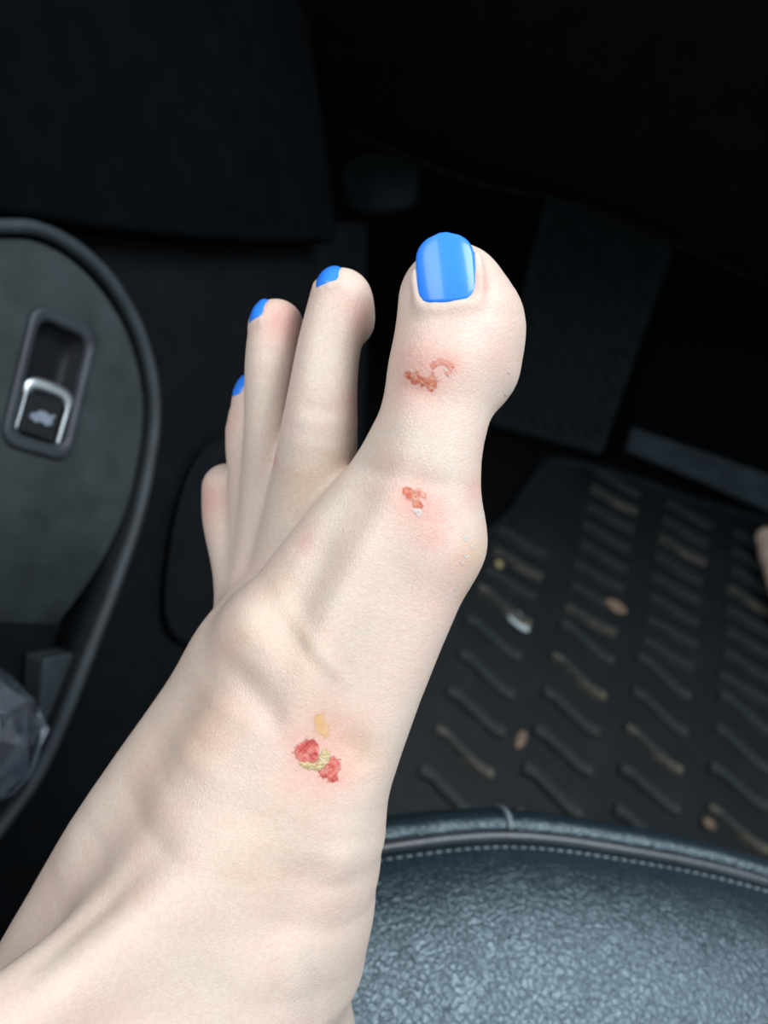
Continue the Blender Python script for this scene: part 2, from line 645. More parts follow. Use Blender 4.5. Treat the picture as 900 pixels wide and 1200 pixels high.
# rocker key: wedge body, chrome frame with thick front lip
kw, kh = iw * 0.86, ih * 0.44
ky = -ih / 2 + kh / 2 + 0.0005
V, Fc = [], []
prof = [(-0.5, -.0030), (-0.45, -.0006), (0.0, .0000), (0.30, .0006), (0.42, .0002), (0.5, -.0030), (0.5, -.0065), (-0.5, -.0065)]
for sx in (-0.5, 0.5):
    for v, z in prof:
        V.append(SW(sx * kw * 0.80, ky + v * kh, z))
n = len(prof)
for i in range(n):
    Fc.append((i, (i + 1) % n, n + (i + 1) % n, n + i))
Fc += [tuple(range(n)), tuple(range(n, 2 * n))]
key = sub(bevel(new_obj('rocker_key', V, Fc, M_key, smooth=False), 0.0006))
tag(key, 'black rocker key with car symbol')
# chrome U frame
pth = [SW(-kw / 2, ky - kh * .5, -.0012), SW(-kw / 2, ky, -.0002), SW(-kw / 2, ky + kh * .33, .0004), SW(-kw * .44, ky + kh * .46, .0006), SW(-kw * .3, ky + kh * .52, .0007),
       SW(0, ky + kh * .54, .0008), SW(kw * .3, ky + kh * .52, .0007), SW(kw * .44, ky + kh * .46, .0006), SW(kw / 2, ky + kh * .33, .0004), SW(kw / 2, ky, -.0002), SW(kw / 2, ky - kh * .5, -.0012)]
pth = catmull(pth, 5)
V, Fc = [], []
SEG = 10
for i, p in enumerate(pth):
    a, b_ = pth[max(i - 1, 0)], pth[min(i + 1, len(pth) - 1)]
    t = (b_ - a).normalized()
    s = t.cross(DN).normalized()
    yy = ((p - sc).dot(ey) - ky) / kh
    wd = 0.0009 + 0.0019 * max(0.0, min(1.0, (yy - 0.22) / 0.22))
    for k in range(SEG):
        an = 2 * math.pi * k / SEG
        V.append(p + s * math.cos(an) * wd + DN * math.sin(an) * 0.0014)
for i in range(len(pth) - 1):
    for k in range(SEG):
        Fc.append((i * SEG + k, i * SEG + (k + 1) % SEG, (i + 1) * SEG + (k + 1) % SEG, (i + 1) * SEG + k))
Fc += [tuple(range(SEG)), tuple((len(pth) - 1) * SEG + k for k in range(SEG))]
tag(sub(new_obj('chrome_frame', V, Fc, M_chrome)), 'satin chrome frame round the rocker key')
# car symbol with raised boot lid, printed on the key
ic = [(-.50, -.05), (-.46, .12), (-.30, .17), (-.16, .34), (.12, .36), (.26, .22), (.40, .36), (.52, .30), (.38, .12), (.44, .02), (.42, -.14), (.30, -.16), (.26, -.24), (.14, -.24), (.10, -.16), (-.14, -.16), (-.18, -.24), (-.30, -.24), (-.34, -.16), (-.48, -.14)]
icw = kw * 0.56
pts = [SW(x * icw, ky - kh * .10 + y * icw * 0.8, .00035) for x, y in ic]
V, Fc = slab(pts, DN, 0.0004)
tag(sub(new_obj('car_symbol', V, Fc, M_icon, smooth=False)), 'pale car symbol with open boot lid')

# opening in insert for the switch
bpy.context.view_layer.update()
cut_m = bpy.data.meshes.new('cutter')
V, Fc = [], []
for z in (-0.03, 0.02):
    for x, y in rr(iw * 1.04, ih * 1.03, .0058):
        V.append(tuple(SW(x, y, z)))
n = 28
Fc = [tuple(range(n)), tuple(range(2 * n - 1, n - 1, -1))] + [(k, (k + 1) % n, n + (k + 1) % n, n + k) for k in range(n)]
cutter = new_obj('cutter', V, Fc, None)
bm_mod = ins.modifiers.new('open', 'BOOLEAN')
bm_mod.object = cutter
bm_mod.operation = 'DIFFERENCE'
bm_mod.solver = 'EXACT'
ins.modifiers.move(1, 0)
dg = bpy.context.evaluated_depsgraph_get()
ev = ins.evaluated_get(dg)
nm = bpy.data.meshes.new_from_object(ev)
ins.modifiers.clear()
ins.data = nm
bpy.data.objects.remove(cutter)
# the insert curves away towards the pocket mouth
dn_ = (dpt(40, 750) - dpt(80, 540))
dn_ = (dn_ - DN * dn_.dot(DN)).normalized()
b0_ = dpt(80, 545)
bm = bmesh.new()
bm.from_mesh(ins.data)
for k in range(14):
    bmesh.ops.bisect_plane(bm, geom=bm.verts[:] + bm.edges[:] + bm.faces[:], plane_co=b0_ + dn_ * (0.006 * k), plane_no=dn_)
for v in bm.verts:
    t_ = max(0.0, (v.co - b0_).dot(dn_))
    v.co -= DN * min(0.024, 3.6 * t_ * t_)
bm.to_mesh(ins.data)
bm.free()
ins.data.polygons.foreach_set('use_smooth', [False] * len(ins.data.polygons))

# ---- bottle standing in the door pocket
bc = dpt(-28, 868, -0.018)
m, nt, b = mat('clear_crinkled_plastic')
co = coords(nt)
b.inputs['Base Color'].default_value = (0.70, 0.80, 0.90, 1)
nt.links.new(ramp(nt, noise(nt, co, 90), [(0.3, (0.40, 0.52, 0.70)), (0.7, (0.85, 0.92, 1.0))]), b.inputs['Base Color'])
b.inputs['Roughness'].default_value = 0.10
b.inputs['Transmission Weight'].default_value = 0.86
b.inputs['IOR'].default_value = 1.45
b.inputs['Coat Weight'].default_value = 0.8
M_bottle = m
M_cap = plastic('bottle_cap_plastic', (0.25, 0.33, 0.42), 0.4, 900, 0.0)
bot = empty('plastic_bottle', tuple(bc))
tag(bot, 'crumpled clear plastic bottle standing in the door pocket', 'bottle')
bprof = [(0.0, 0.0), (.020, 0.0), (.0275, .003), (.0285, .010), (.0270, .016), (.0285, .022), (.0270, .028), (.0285, .034), (.0270, .040), (.0285, .046), (.0285, .056), (.025, .066), (.018, .074), (.0125, .079), (.0115, .083)]


def lathe(prof, seg, wob=0.0):
    V, Fc = [], []
    for r, z in prof:
        for k in range(seg):
            a = 2 * math.pi * k / seg
            q = 1 + wob * (math.sin(3 * a + z * 90) + 0.6 * math.sin(7 * a - z * 150))
            V.append((r * q * math.cos(a), r * q * math.sin(a), z))
    for i in range(len(prof) - 1):
        for k in range(seg):
            Fc.append((i * seg + k, i * seg + (k + 1) % seg, (i + 1) * seg + (k + 1) % seg, (i + 1) * seg + k))
    Fc.append(tuple((len(prof) - 1) * seg + k for k in range(seg)))
    return V, Fc


bot.rotation_euler = (math.radians(14), math.radians(10), 0.3)
bp2 = [(p.x, p.y) for p in catmull([(r, z, 0) for r, z in bprof], 3)]
V, Fc = lathe(bprof, 18, 0.04)
V = [Vector((v[0] * (1 + random.uniform(-.09, .05)), v[1] * (1 + random.uniform(-.09, .05)), v[2])) for v in V]
new_obj('bottle_body', V, Fc, M_bottle, bot, smooth=False)
V, Fc = lathe([(0, .083), (.0135, .083), (.014, .085), (.014, .094), (.0132, .0965), (.011, .0975), (.009, .0965)], 32, 0)
new_obj('bottle_cap', V, Fc, M_cap, bot)

# ---- footrest plate with diagonal ribs
FN = Vector((0, -0.72, 0.69)).normalized()
FP = Vector((0.2, 0.64, 0.02))


def fpt(px, py, off=0.0):
    return on_plane(px, py, FP + FN * off, FN)


fr = empty('footrest', tuple(fpt(640, 500)))
tag(fr, 'black rubber footrest plate with diagonal ribs behind the big toe', 'footrest')
quad = [fpt(x, y) for x, y in ((642, 232), (800, 262), (706, 534), (572, 498))]
V, Fc = slab(quad, FN, 0.018)
put(bevel(new_obj('plate', V, Fc, M_ped, smooth=False), 0.005), fr)
uA, uB, uC, uD = quad
for k in range(-7, 13):
    # diagonal ribs clipped to the plate in plate coordinates
    pl = []
    for s in np.linspace(0, 1, 60):
        u = 0.06 + 0.88 * s
        v = (k + 0.5) * 0.085 + 0.62 * s
        if 0.04 < v < 0.96:
            top = uA.lerp(uB, u)
            botm = uD.lerp(uC, u)
            pl.append(top.lerp(botm, v) + FN * 0.0004)
    if len(pl) > 5:
        V, Fc = tube([pl[0].lerp(pl[-1], q / 4) for q in range(5)], 0.0026, 6, False, 0.7, FN)
        put(new_obj('rib', V, Fc, M_ped), fr)

# ---- grey strip in front of the mat
GN = Vector((0, -0.35, 0.94)).normalized()
GP = Vector((0.3, 0.63, 0.012))
strip = [on_plane(x, y, GP, GN) for x, y in ((742, 500), (830, 530), (915, 560), (1010, 598), (1000, 634), (905, 598), (820, 560), (736, 526))]
V, Fc = slab(strip, GN, 0.012)
o = bevel(new_obj('floor_trim_strip', V, Fc, M_strip, smooth=False), 0.003)
tag(o, 'grey plastic strip lying across the front of the rubber mat', 'trim strip')

# ---- rubber floor mat with raised lugs
fm = empty('floor_mat', (0.3, 0.4, -0.010))
tag(fm, 'black ribbed rubber floor mat with dusty tread lugs', 'floor mat')
mo = [(0.055, 0.10), (0.055, 0.33), (0.075, 0.43), (0.115, 0.50), (0.135, 0.575), (0.155, 0.61), (0.30, 0.635), (0.60, 0.635), (0.60, 0.10)]
mp_ = catmull([Vector((x, y, 0)) for x, y in mo], 4, True)
V, Fc = slab(mp_, Vector((0, 0, 1)), 0.010)
put(new_obj('mat_sheet', V, Fc, M_mat, smooth=False), fm)
V, Fc = tube([p + Vector((0, 0, 0.001)) for p in mp_], 0.006, 8, True)
put(new_obj('raised_edge', V, Fc, M_mat), fm)


def lug_mesh(name, length, wid, hgt, kink, m):
    c = [(-.5, kink), (-.30, kink), (-.16, kink * .45), (.16, -kink * .45), (.30, -kink), (.5, -kink)]
    top, base = [], []
    V, Fc = [], []
    for (x, y) in c:
        X, Y = x * length, y * length
        V += [(X, Y - wid / 2 - .0012, -.0006), (X, Y - wid / 2 + .001, hgt), (X, Y + wid / 2 - .001, hgt), (X, Y + wid / 2 + .0012, -.0006)]
    for i in range(len(c) - 1):
        for k in range(3):
            Fc.append((i * 4 + k, i * 4 + k + 1, i * 4 + 4 + k + 1, i * 4 + 4 + k))
    Fc += [(0, 1, 2, 3), tuple(4 * (len(c) - 1) + k for k in (3, 2, 1, 0))]
    me = bpy.data.meshes.new(name)
    me.from_pydata(V, [], Fc)
    bm = bmesh.new(); bm.from_mesh(me); bmesh.ops.recalc_face_normals(bm, faces=bm.faces); bm.to_mesh(me); bm.free()
    me.materials.append(m)
    return me


small = lug_mesh('tread_lug', 0.054, 0.0085, 0.0045, 0.05, M_lug)
smalld = lug_mesh('tread_lug', 0.054, 0.0085, 0.0045, 0.05, M_lugd)
large = lug_mesh('tread_lug', 0.056, 0.010, 0.0055, 0.13, M_lug)
larged = lug_mesh('tread_lug', 0.056, 0.0085, 0.0055, 0.13, M_lugd)
FML = Vector(fm.location)
for ci, xc in enumerate((0.140, 0.222, 0.304, 0.386, 0.468, 0.55)):
    y = 0.615
    r = 0
    while y > 0.13:
        big = y < 0.41
        if not (xc < 0.15 and y > 0.50):
            dusty = (big and (ci * 5 + r * 3) % 4 == 0) or (not big and (ci * 7 + r * 5) % 6 == 0)
            me = (larged if dusty else large) if big else (smalld if dusty else small)
            o = bpy.data.objects.new('tread_lug', me)
            COL.objects.link(o)
            o.parent = fm
            o.location = Vector((xc + random.uniform(-.002, .002), y, 0)) - FML
            o.rotation_euler = (0, 0, random.uniform(-.04, .04))
        y -= 0.037 if big else 0.0262
        r += 1

# crumbs on the mat
def crumb(name, px, py, size, m, label, seed, z=0.0):
    rnd = random.Random(seed)
    p = on_plane(px, py, Vector((0, 0, z)), Vector((0, 0, 1)))
    bm = bmesh.new()
    bmesh.ops.create_icosphere(bm, subdivisions=2, radius=1)
    for v in bm.verts:
        k = 1 + rnd.uniform(-.25, .25)
        v.co = Vector((v.co.x * size[0] * k, v.co.y * size[1] * k, (v.co.z * 1.0 + 1.0) * size[2] * k))
    me = bpy.data.meshes.new(name); bm.to_mesh(me); bm.free()
    me.materials.append(m)
    o = bpy.data.objects.new(name, me)
    COL.objects.link(o)
    o.location = p
    o.rotation_euler = (0, 0, rnd.uniform(-.5, .1))
    tag(o, label, 'debris')
    return o


M_white = plastic('paper_scrap', (0.48, 0.57, 0.60), 0.7, 900, 0.1)
M_tan = plastic('dry_crumb', (0.36, 0.31, 0.16), 0.8, 900, 0.3)
M_brown = plastic('dry_grit', (0.20, 0.14, 0.10), 0.8, 900, 0.3)
crumb('paper_scrap', 607, 727, (.0120, .0075, .0018), M_white, 'small white paper scrap on the rubber mat beside the foot', 1)
crumb('crumb', 583, 663, (.0042, .004, .003), M_tan, 'round yellowish crumb on the mat edge beside the bunion', 2)
crumb('crumb', 721, 712, (.010, .006, .0018), M_brown, 'brown flat grit patch on the mat, furthest back', 3, .004)
crumb('crumb', 610, 866, (.004, .009, .0015), M_brown, 'brown grit flake on the mat just above the seat cross seam', 4)
crumb('crumb', 829, 966, (.006, .004, .002), M_brown, 'brown crumb on the mat near the seat piping, lowest at right', 5, .003)

# ================================================================== seat
seat = empty('car_seat', (0.2, -0.05, 0.0))
tag(seat, 'black grained leather car seat cushion with piped front edge', 'seat')
ol = [(-0.012, -0.36), (-0.016, -0.16), (-0.016, -0.03), (-0.008, 0.030), (0.016, 0.062), (0.050, 0.083), (0.102, 0.110), (0.160, 0.127), (0.216, 0.138), (0.30, 0.146), (0.40, 0.145), (0.47, 0.125), (0.505, 0.07), (0.512, -0.10), (0.51, -0.36), (0.25, -0.37)]
OUT = catmull([Vector((x, y, 0)) for x, y in ol], 22, True)
NO = len(OUT)
ONR = []
for i in range(NO):
    t = (OUT[(i + 1) % NO] - OUT[i - 1]).normalized()
    ONR.append(Vector((-t.y, t.x, 0)))   # candidate outward
cen = Vector((0.25, -0.12, 0))
for i in range(NO):
    if ONR[i].dot(OUT[i] - cen) < 0:
        ONR[i] = -ONR[i]
ZS = 0.296
# rings from the bottom of the fascia to the piping groove: (outward offset, z)
fas = [(0.004, 0.05), (0.010, 0.12), (0.0145, 0.20), (0.0165, 0.24), (0.0165, 0.262), (0.0150, 0.276), (0.0125, 0.2850), (0.0095, 0.2900), (0.0060, 0.2918), (0.0030, 0.2915), (0.0010, 0.2890)]
topr = [(-0.0010, 0.2890), (-0.0030, 0.2930), (-0.007, 0.2962), (-0.013, 0.2996), (-0.022, 0.3034), (-0.034, 0.3066), (-0.05, 0.3090), (-0.07, 0.3103), (-0.10, 0.3110)]


def ring_pts(off, z):
    if off >= -0.034:
        return [OUT[i] + ONR[i] * off + Vector((0, 0, z)) for i in range(NO)]
    out = []
    k = (-off - 0.034) / 0.25
    for i in range(NO):
        q = OUT[i] - ONR[i] * 0.034
        out.append(q.lerp(cen, k) + Vector((0, 0, z)))
    return out


def ringmesh(rs, cap=False):
    V, Fc = [], []
    for r in rs:
        V += ring_pts(*r)
    for j in range(len(rs) - 1):
        for i in range(NO):
            Fc.append((j * NO + i, j * NO + (i + 1) % NO, (j + 1) * NO + (i + 1) % NO, (j + 1) * NO + i))
    if cap:
        Fc.append(tuple((len(rs) - 1) * NO + i for i in range(NO)))
    return V, Fc


V, Fc = ringmesh(fas)
put(new_obj('front_border', V, Fc, M_leather), seat)
V, Fc = ringmesh(topr + [(-0.16, 0.311), (-0.22, 0.3115), (-0.27, .3115)], True)
put(new_obj('cushion_top', V, Fc, M_leather), seat)
V, Fc = tube([p + Vector((0, 0, 0.2925)) for p in OUT], 0.0028, 8, True)
put(new_obj('piping', V, Fc, M_piping), seat)
# stitches both sides of the piping (tiny: one joined part)
V, Fc = [], []
arc = 0.0
cum = [0.0]
for i in range(NO):
    cum.append(cum[-1] + (OUT[(i + 1) % NO] - OUT[i]).length)


def out_at(s):
    s %= cum[-1]
    i = min(max(int(np.searchsorted(cum, s)) - 1, 0), NO - 1)
    f = (s - cum[i]) / max(1e-9, cum[i + 1] - cum[i])
    return OUT[i].lerp(OUT[(i + 1) % NO], f), ONR[i].lerp(ONR[(i + 1) % NO], f).normalized()


s = 0.0
while s < cum[-1]:
    for off, z in ((0.0055, 0.2921), (-0.0048, 0.2951)):
        pts = []
        for q in (0, 1.3, 2.6):
            p, nn = out_at(s + q * 0.001)
            pts.append(p + nn * off + Vector((0, 0, z - (0.0003 if q in (0, 2.6) else 0))))
        v, f = tube(pts, 0.00042, 5)
        b0 = len(V)
        V += v
        Fc += [tuple(x + b0 for x in ff) for ff in f]
    s += 0.0042
o = new_obj('stitching', V, Fc, M_thread)
o['kind'] = 'stuff'
put(o, seat)
# cross seam in the border
i0 = min(range(NO), key=lambda i: (OUT[i] - Vector((0.105, 0.111, 0))).length)
pp = [OUT[i0] + ONR[i0] * a + Vector((0, 0, z + .0002)) for a, z in fas[3:-1]]
V, Fc = tube(catmull(pp, 4), 0.0013, 6, False, 1.0, Vector((1, 0, 0)))
put(new_obj('cross_seam', V, Fc, M_thread), seat)


# ================================================================== the person's feet: implicit surface -> one continuous mesh
f32 = np.float32


def P3(px, py, d):
    return np.array([(px - 450) / F_PX * d, -(py - 600) / F_PX * d, -d], dtype=np.float64)


class Field:
    def __init__(self, lo, hi, h):
        self.h = h
        self.lo = np.array(lo, float)
        self.n = np.ceil((np.array(hi) - self.lo) / h).astype(int) + 1
        ax = [(self.lo[i] + h * np.arange(self.n[i])).astype(f32) for i in range(3)]
        self.ax = ax
        self.FAR = f32(40.0)

    def blank(self):
        return np.full(self.n, self.FAR, f32)

    def cone(self, a, b, ra, rb, pad=16):
        """returns (slices, distance) of a round cone within its padded box"""
        lo = np.minimum(a - ra, b - rb) - pad
        hi = np.maximum(a + ra, b + rb) + pad
        i0 = np.clip(np.floor((lo - self.lo) / self.h).astype(int), 0, self.n)
        i1 = np.clip(np.ceil((hi - self.lo) / self.h).astype(int) + 1, 0, self.n)
        sl = tuple(slice(i0[k], i1[k]) for k in range(3))
        x = self.ax[0][sl[0]][:, None, None] - f32(a[0])
        y = self.ax[1][sl[1]][None, :, None] - f32(a[1])
        z = self.ax[2][sl[2]][None, None, :] - f32(a[2])
        ba = (b - a).astype(f32)
        L2 = float(ba @ ba) + 1e-9
        t = np.clip((x * ba[0] + y * ba[1] + z * ba[2]) / f32(L2), 0, 1)
        d = np.sqrt((x - t * ba[0]) ** 2 + (y - t * ba[1]) ** 2 + (z - t * ba[2]) ** 2) - (f32(ra) + t * f32(rb - ra))
        return sl, d


def smin(a, b, k):
    h = np.maximum(f32(k) - np.abs(a - b), 0) / f32(k)
    return np.minimum(a, b) - h * h * f32(k * 0.25)


def smax(a, b, k):
    return -smin(-a, -b, k)


def chain(Fd, acc, pts, k):
    """pts: list of (p, r) swept along a spline as one limb, then blended into acc with smooth union k"""
    if len(pts) == 1:
        pts = pts * 2
    if len(pts) > 2:
        q = [np.append(p, r) for p, r in pts]
        out = []
        for i in range(len(q) - 1):
            p0, p1, p2, p3 = q[max(i - 1, 0)], q[i], q[i + 1], q[min(i + 2, len(q) - 1)]
            for t in (0, 1 / 3, 2 / 3):
                out.append(0.5 * (2 * p1 + (p2 - p0) * t + (2 * p0 - 5 * p1 + 4 * p2 - p3) * t * t + (3 * p1 - p0 - 3 * p2 + p3) * t ** 3))
        out.append(q[-1])
        pts = [(x[:3], x[3]) for x in out]
    P = np.array([p for p, r in pts])
    R = np.array([r for p, r in pts])
    lo = (P - R[:, None]).min(0) - 16
    hi = (P + R[:, None]).max(0) + 16
    i0 = np.clip(np.floor((lo - Fd.lo) / Fd.h).astype(int), 0, Fd.n)
    i1 = np.clip(np.ceil((hi - Fd.lo) / Fd.h).astype(int) + 1, 0, Fd.n)
    box = tuple(slice(i0[j], i1[j]) for j in range(3))
    loc_ = np.full([i1[j] - i0[j] for j in range(3)], Fd.FAR, f32)
    for (a, ra), (b, rb) in zip(pts[:-1], pts[1:]):
        sl, d = Fd.cone(a, b, ra, rb)
        ls = tuple(slice(sl[j].start - i0[j], sl[j].stop - i0[j]) for j in range(3))
        loc_[ls] = np.minimum(loc_[ls], d)
    acc[box] = smin(acc[box], loc_, k)
    return acc


def carve(Fd, acc, pts, k):
    for (a, ra), (b, rb) in zip(pts[:-1], pts[1:]):
        sl, d = Fd.cone(a, b, ra, rb, 8)
        acc[sl] = smax(acc[sl], -d, k)


def surface_nets(S, lo, h):
    s = S < 0
    nx, ny, nz = S.shape
    cor = [(i, j, k) for i in (0, 1) for j in (0, 1) for k in (0, 1)]
    cnt = np.zeros((nx - 1, ny - 1, nz - 1), np.int8)
    for i, j, k in cor:
        cnt += s[i:nx - 1 + i, j:ny - 1 + j, k:nz - 1 + k]
    act = (cnt > 0) & (cnt < 8)
    idx = np.argwhere(act)
    vid = np.full(act.shape, -1, np.int64)
    vid[act] = np.arange(len(idx))
    pos = np.zeros((len(idx), 3))
    num = np.zeros(len(idx))
    vals = {c: S[idx[:, 0] + c[0], idx[:, 1] + c[1], idx[:, 2] + c[2]].astype(float) for c in cor}
    for c in cor:
        for ax in range(3):
            if c[ax] == 0:
                c2 = list(c); c2[ax] = 1; c2 = tuple(c2)
                va, vb = vals[c], vals[c2]
                m = (va < 0) != (vb < 0)
                t = np.zeros_like(va)
                t[m] = va[m] / (va[m] - vb[m])
                p = np.tile(np.array(c, float), (len(idx), 1))
                p[:, ax] += t
                pos[m] += p[m]
                num[m] += 1
    pos = pos / num[:, None] + idx
    V = lo + pos * h
    quads = []
    for ax in range(3):
        o1, o2 = [a for a in range(3) if a != ax]
        sa = [slice(None)] * 3; sb = [slice(None)] * 3
        sa[ax] = slice(0, -1); sb[ax] = slice(1, None)
        e = s[tuple(sa)] != s[tuple(sb)]
        ii = np.argwhere(e)
        m = (ii[:, o1] > 0) & (ii[:, o2] > 0) & (ii[:, o1] < S.shape[o1] - 1) & (ii[:, o2] < S.shape[o2] - 1)
        ii = ii[m]
        inside = s[tuple(ii.T)]
        q = []
        for d1, d2 in ((1, 1), (0, 1), (0, 0), (1, 0)):
            c = ii.copy()
            c[:, o1] -= d1
            c[:, o2] -= d2
            q.append(vid[tuple(c.T)])
        q = np.stack(q, 1)
        fl = inside if ax != 1 else ~inside
        q[fl] = q[fl][:, ::-1]
        quads.append(q)
    Q = np.concatenate(quads)
    Q = Q[(Q >= 0).all(1)]
    return V, Q[:, ::-1]


def relax(V, Q, it=2, lam=0.5):
    e = np.concatenate([Q[:, [0, 1]], Q[:, [1, 2]], Q[:, [2, 3]], Q[:, [3, 0]]])
    for step in range(it * 2):
        l = lam if step % 2 == 0 else -lam * 1.04
        acc = np.zeros_like(V)
        c = np.zeros(len(V))
        for a, b in ((0, 1), (1, 0)):
            for k in range(3):
                acc[:, k] += np.bincount(e[:, a], V[e[:, b], k], len(V))
            c += np.bincount(e[:, a], minlength=len(V))
        V = V + l * (acc / np.maximum(c, 1)[:, None] - V) * (c > 0)[:, None]
    return V


def np_mesh(name, V, Q, m):
    me = bpy.data.meshes.new(name)
    me.vertices.add(len(V))
    me.vertices.foreach_set('co', V.astype(f32).ravel())
    me.loops.add(Q.size)
    me.loops.foreach_set('vertex_index', Q.astype(np.int32).ravel())
    me.polygons.add(len(Q))
    me.polygons.foreach_set('loop_start', np.arange(0, Q.size, 4, dtype=np.int32))
    me.polygons.foreach_set('use_smooth', np.ones(len(Q), bool))
    me.update(calc_edges=True)
    me.validate()
    me.materials.append(m)
    return me


def C(px, py, d, rpx):
    return (P3(px, py, d), rpx * d / F_PX)


#FOOT-BEGIN
H = 1.0


def unit(v):
    return v / np.linalg.norm(v)


def nail_frame(c, n, l, length, width, bow, lcurve):
    """camera-frame mm: centre on the nail surface, outward normal, distal direction"""
    n = unit(np.array(n, float))
    l = np.array(l, float)
    l = unit(l - n * (l @ n))
    x = np.cross(l, n)
    return dict(c=np.array(c, float), n=n, l=l, x=x, len=length, w=width, bow=bow, lc=lcurve)


def nail_point(N, u, v, lift=0.0):
    """u -1..1 across, v -1 (cuticle) .. 1 (free edge)"""
    z = -N['bow'] * u * u - N['lc'] * v * v + lift
    return N['c'] + N['x'] * (u * N['w'] / 2) + N['l'] * (v * N['len'] / 2) + N['n'] * z


T1, T2, T3, T4 = P3(536, 342, 189), P3(400, 352, 204), P3(324, 383, 214), P3(298, 464, 226)
NAILS = [
    (nail_frame(P3(522, 312, 176.6), (-0.12, 0.08, 0.99), (-0.06, 1.0, -0.10), 16.2, 13.4, 1.7, 0.9), 'glossy blue polished big toenail'),
    (nail_frame(T2 + unit(np.array((-.42, .66, .62))) * 8.3, (-.42, .66, .62), (0.25, .35, -.9), 8.0, 7.4, 1.4, .8), 'blue polished second toenail'),
    (nail_frame(T3 + unit(np.array((-.66, .52, .54))) * 7.5, (-.66, .52, .54), (0.25, .75, -.6), 7.6, 6.8, 1.3, .7), 'blue polished third toenail'),
    (nail_frame(T4 + unit(np.array((-.74, .46, .50))) * 5.8, (-.74, .46, .50), (0.3, .9, -.35), 6.8, 5.6, 1.1, .5), 'blue polished fourth toenail'),
]
Fd = Field((-160, -294, -300), (60, 82, -66), H)
# -- dorsum, heel, ankle, leg
body = Fd.blank()
chain(Fd, body, [C(497, 634, 195, 68), C(434, 800, 196, 62), C(368, 960, 198, 76), C(300, 1080, 207, 122)], 12)
chain(Fd, body, [C(420, 655, 196.5, 57), C(340, 790, 198, 74), C(270, 950, 200, 100), C(240, 1090, 208, 142)], 12)
chain(Fd, body, [C(472, 540, 194, 48), C(418, 610, 196, 48), C(350, 690, 199, 46), C(285, 772, 206, 48)], 10)   # knuckle ridge the small toes drop away from
chain(Fd, body, [C(300, 720, 216, 41), C(240, 820, 212, 48), C(155, 955, 210, 56), C(98, 1050, 213, 57), C(2, 1235, 206, 60)], 12)
chain(Fd, body, [C(455, 665, 222, 48), C(400, 820, 226, 58), C(350, 960, 236, 70), C(315, 1110, 240, 82), C(322, 1230, 234, 84)], 12)   # plantar side, heel
chain(Fd, body, [C(320, 720, 232, 40), C(240, 900, 238, 60), C(235, 1100, 240, 98), C(300, 1190, 244, 90)], 12)
chain(Fd, body, [C(245, 1095, 208, 142), C(100, 1335, 188, 190), (np.array([-90., -200., -139.]), 44.), (np.array([-103., -240., -121.]), 45.)], 14)
chain(Fd, body, [C(376, 980, 202, 54), C(360, 1085, 208, 55), C(338, 1150, 215, 64), C(334, 1230, 220, 78)], 14)                      # inner ankle bone into heel
chain(Fd, body, [C(335, 935, 192, 46), C(225, 1040, 185, 44), C(75, 1150, 172, 52), C(-80, 1265, 157, 62)], 14)   # shin tendon
# tendon to the big toe, knuckles on the back of the foot
chain(Fd, body, [C(470, 600, 185.0, 20), C(420, 690, 186, 22), C(362, 800, 186.5, 24), C(330, 900, 187.5, 26)], 10)
chain(Fd, body, [C(296, 742, 195.5, 30), C(316, 762, 193.5, 30)], 10)
# -- big toe
big = Fd.blank()
chain(Fd, big, [C(536, 342, 189, 54), C(541, 395, 191, 66), C(517, 460, 191, 64), C(500, 535, 191, 64), C(497, 632, 195, 68)], 8)
chain(Fd, big, [C(549, 385, 197, 64), C(548, 428, 198, 60)], 6)
chain(Fd, big, [C(512, 352, 189, 40), C(514, 420, 187, 48)], 7)
# -- small toes
t2 = Fd.blank()
chain(Fd, t2, [C(400, 352, 204, 37), C(386, 405, 203, 37), C(379, 455, 203, 40), C(373, 515, 206, 46), C(362, 590, 214, 50), C(340, 680, 220, 50)], 6)
chain(Fd, t2, [C(411, 378, 210, 27)], 5)
t3 = Fd.blank()
chain(Fd, t3, [C(324, 383, 214, 32), C(318, 430, 213, 31), C(314, 500, 216, 28), C(316, 570, 222, 34), C(316, 640, 226, 42), C(305, 710, 226, 46)], 6)
t4 = Fd.blank()
chain(Fd, t4, [C(298, 464, 226, 22), C(291, 506, 225, 26.5), C(292, 560, 227, 25), C(295, 620, 230, 29), C(295, 680, 229, 36), C(295, 720, 226, 40)], 6)
t5 = Fd.blank()
chain(Fd, t5, [C(266, 572, 235, 29), C(267, 610, 235, 29), C(279, 665, 232, 30), C(290, 715, 226, 38)], 6)
S = smin(t4, t5, 1.5)
S = smin(S, t3, 1.5)
S = smin(S, t2, 1.8)
S = smin(S, big, 2.0)
S = smin(S, body, 5.0)
# soft fold of skin round each nail
for N, _l in NAILS:
    big_ = N is NAILS[0][0]
    r_ = 1.2 if big_ else 0.6
    pts = [nail_point(N, u * 1.07, v, -0.45 * r_) for u, v in ((-1, .12), (-1, -.2), (-.97, -.6), (-.80, -.98), (-.4, -1.07), (0, -1.10), (.4, -1.07), (.80, -.98), (.97, -.6), (1, -.2), (1, .35))]
    chain(Fd, S, [(p, r_ * (0.75 if i in (0, len(pts) - 1) else 1.0)) for i, p in enumerate(pts)], 2.2 if big_ else 1.4)
V, Q = surface_nets(S, Fd.lo, H)
V = relax(V, Q, 2)


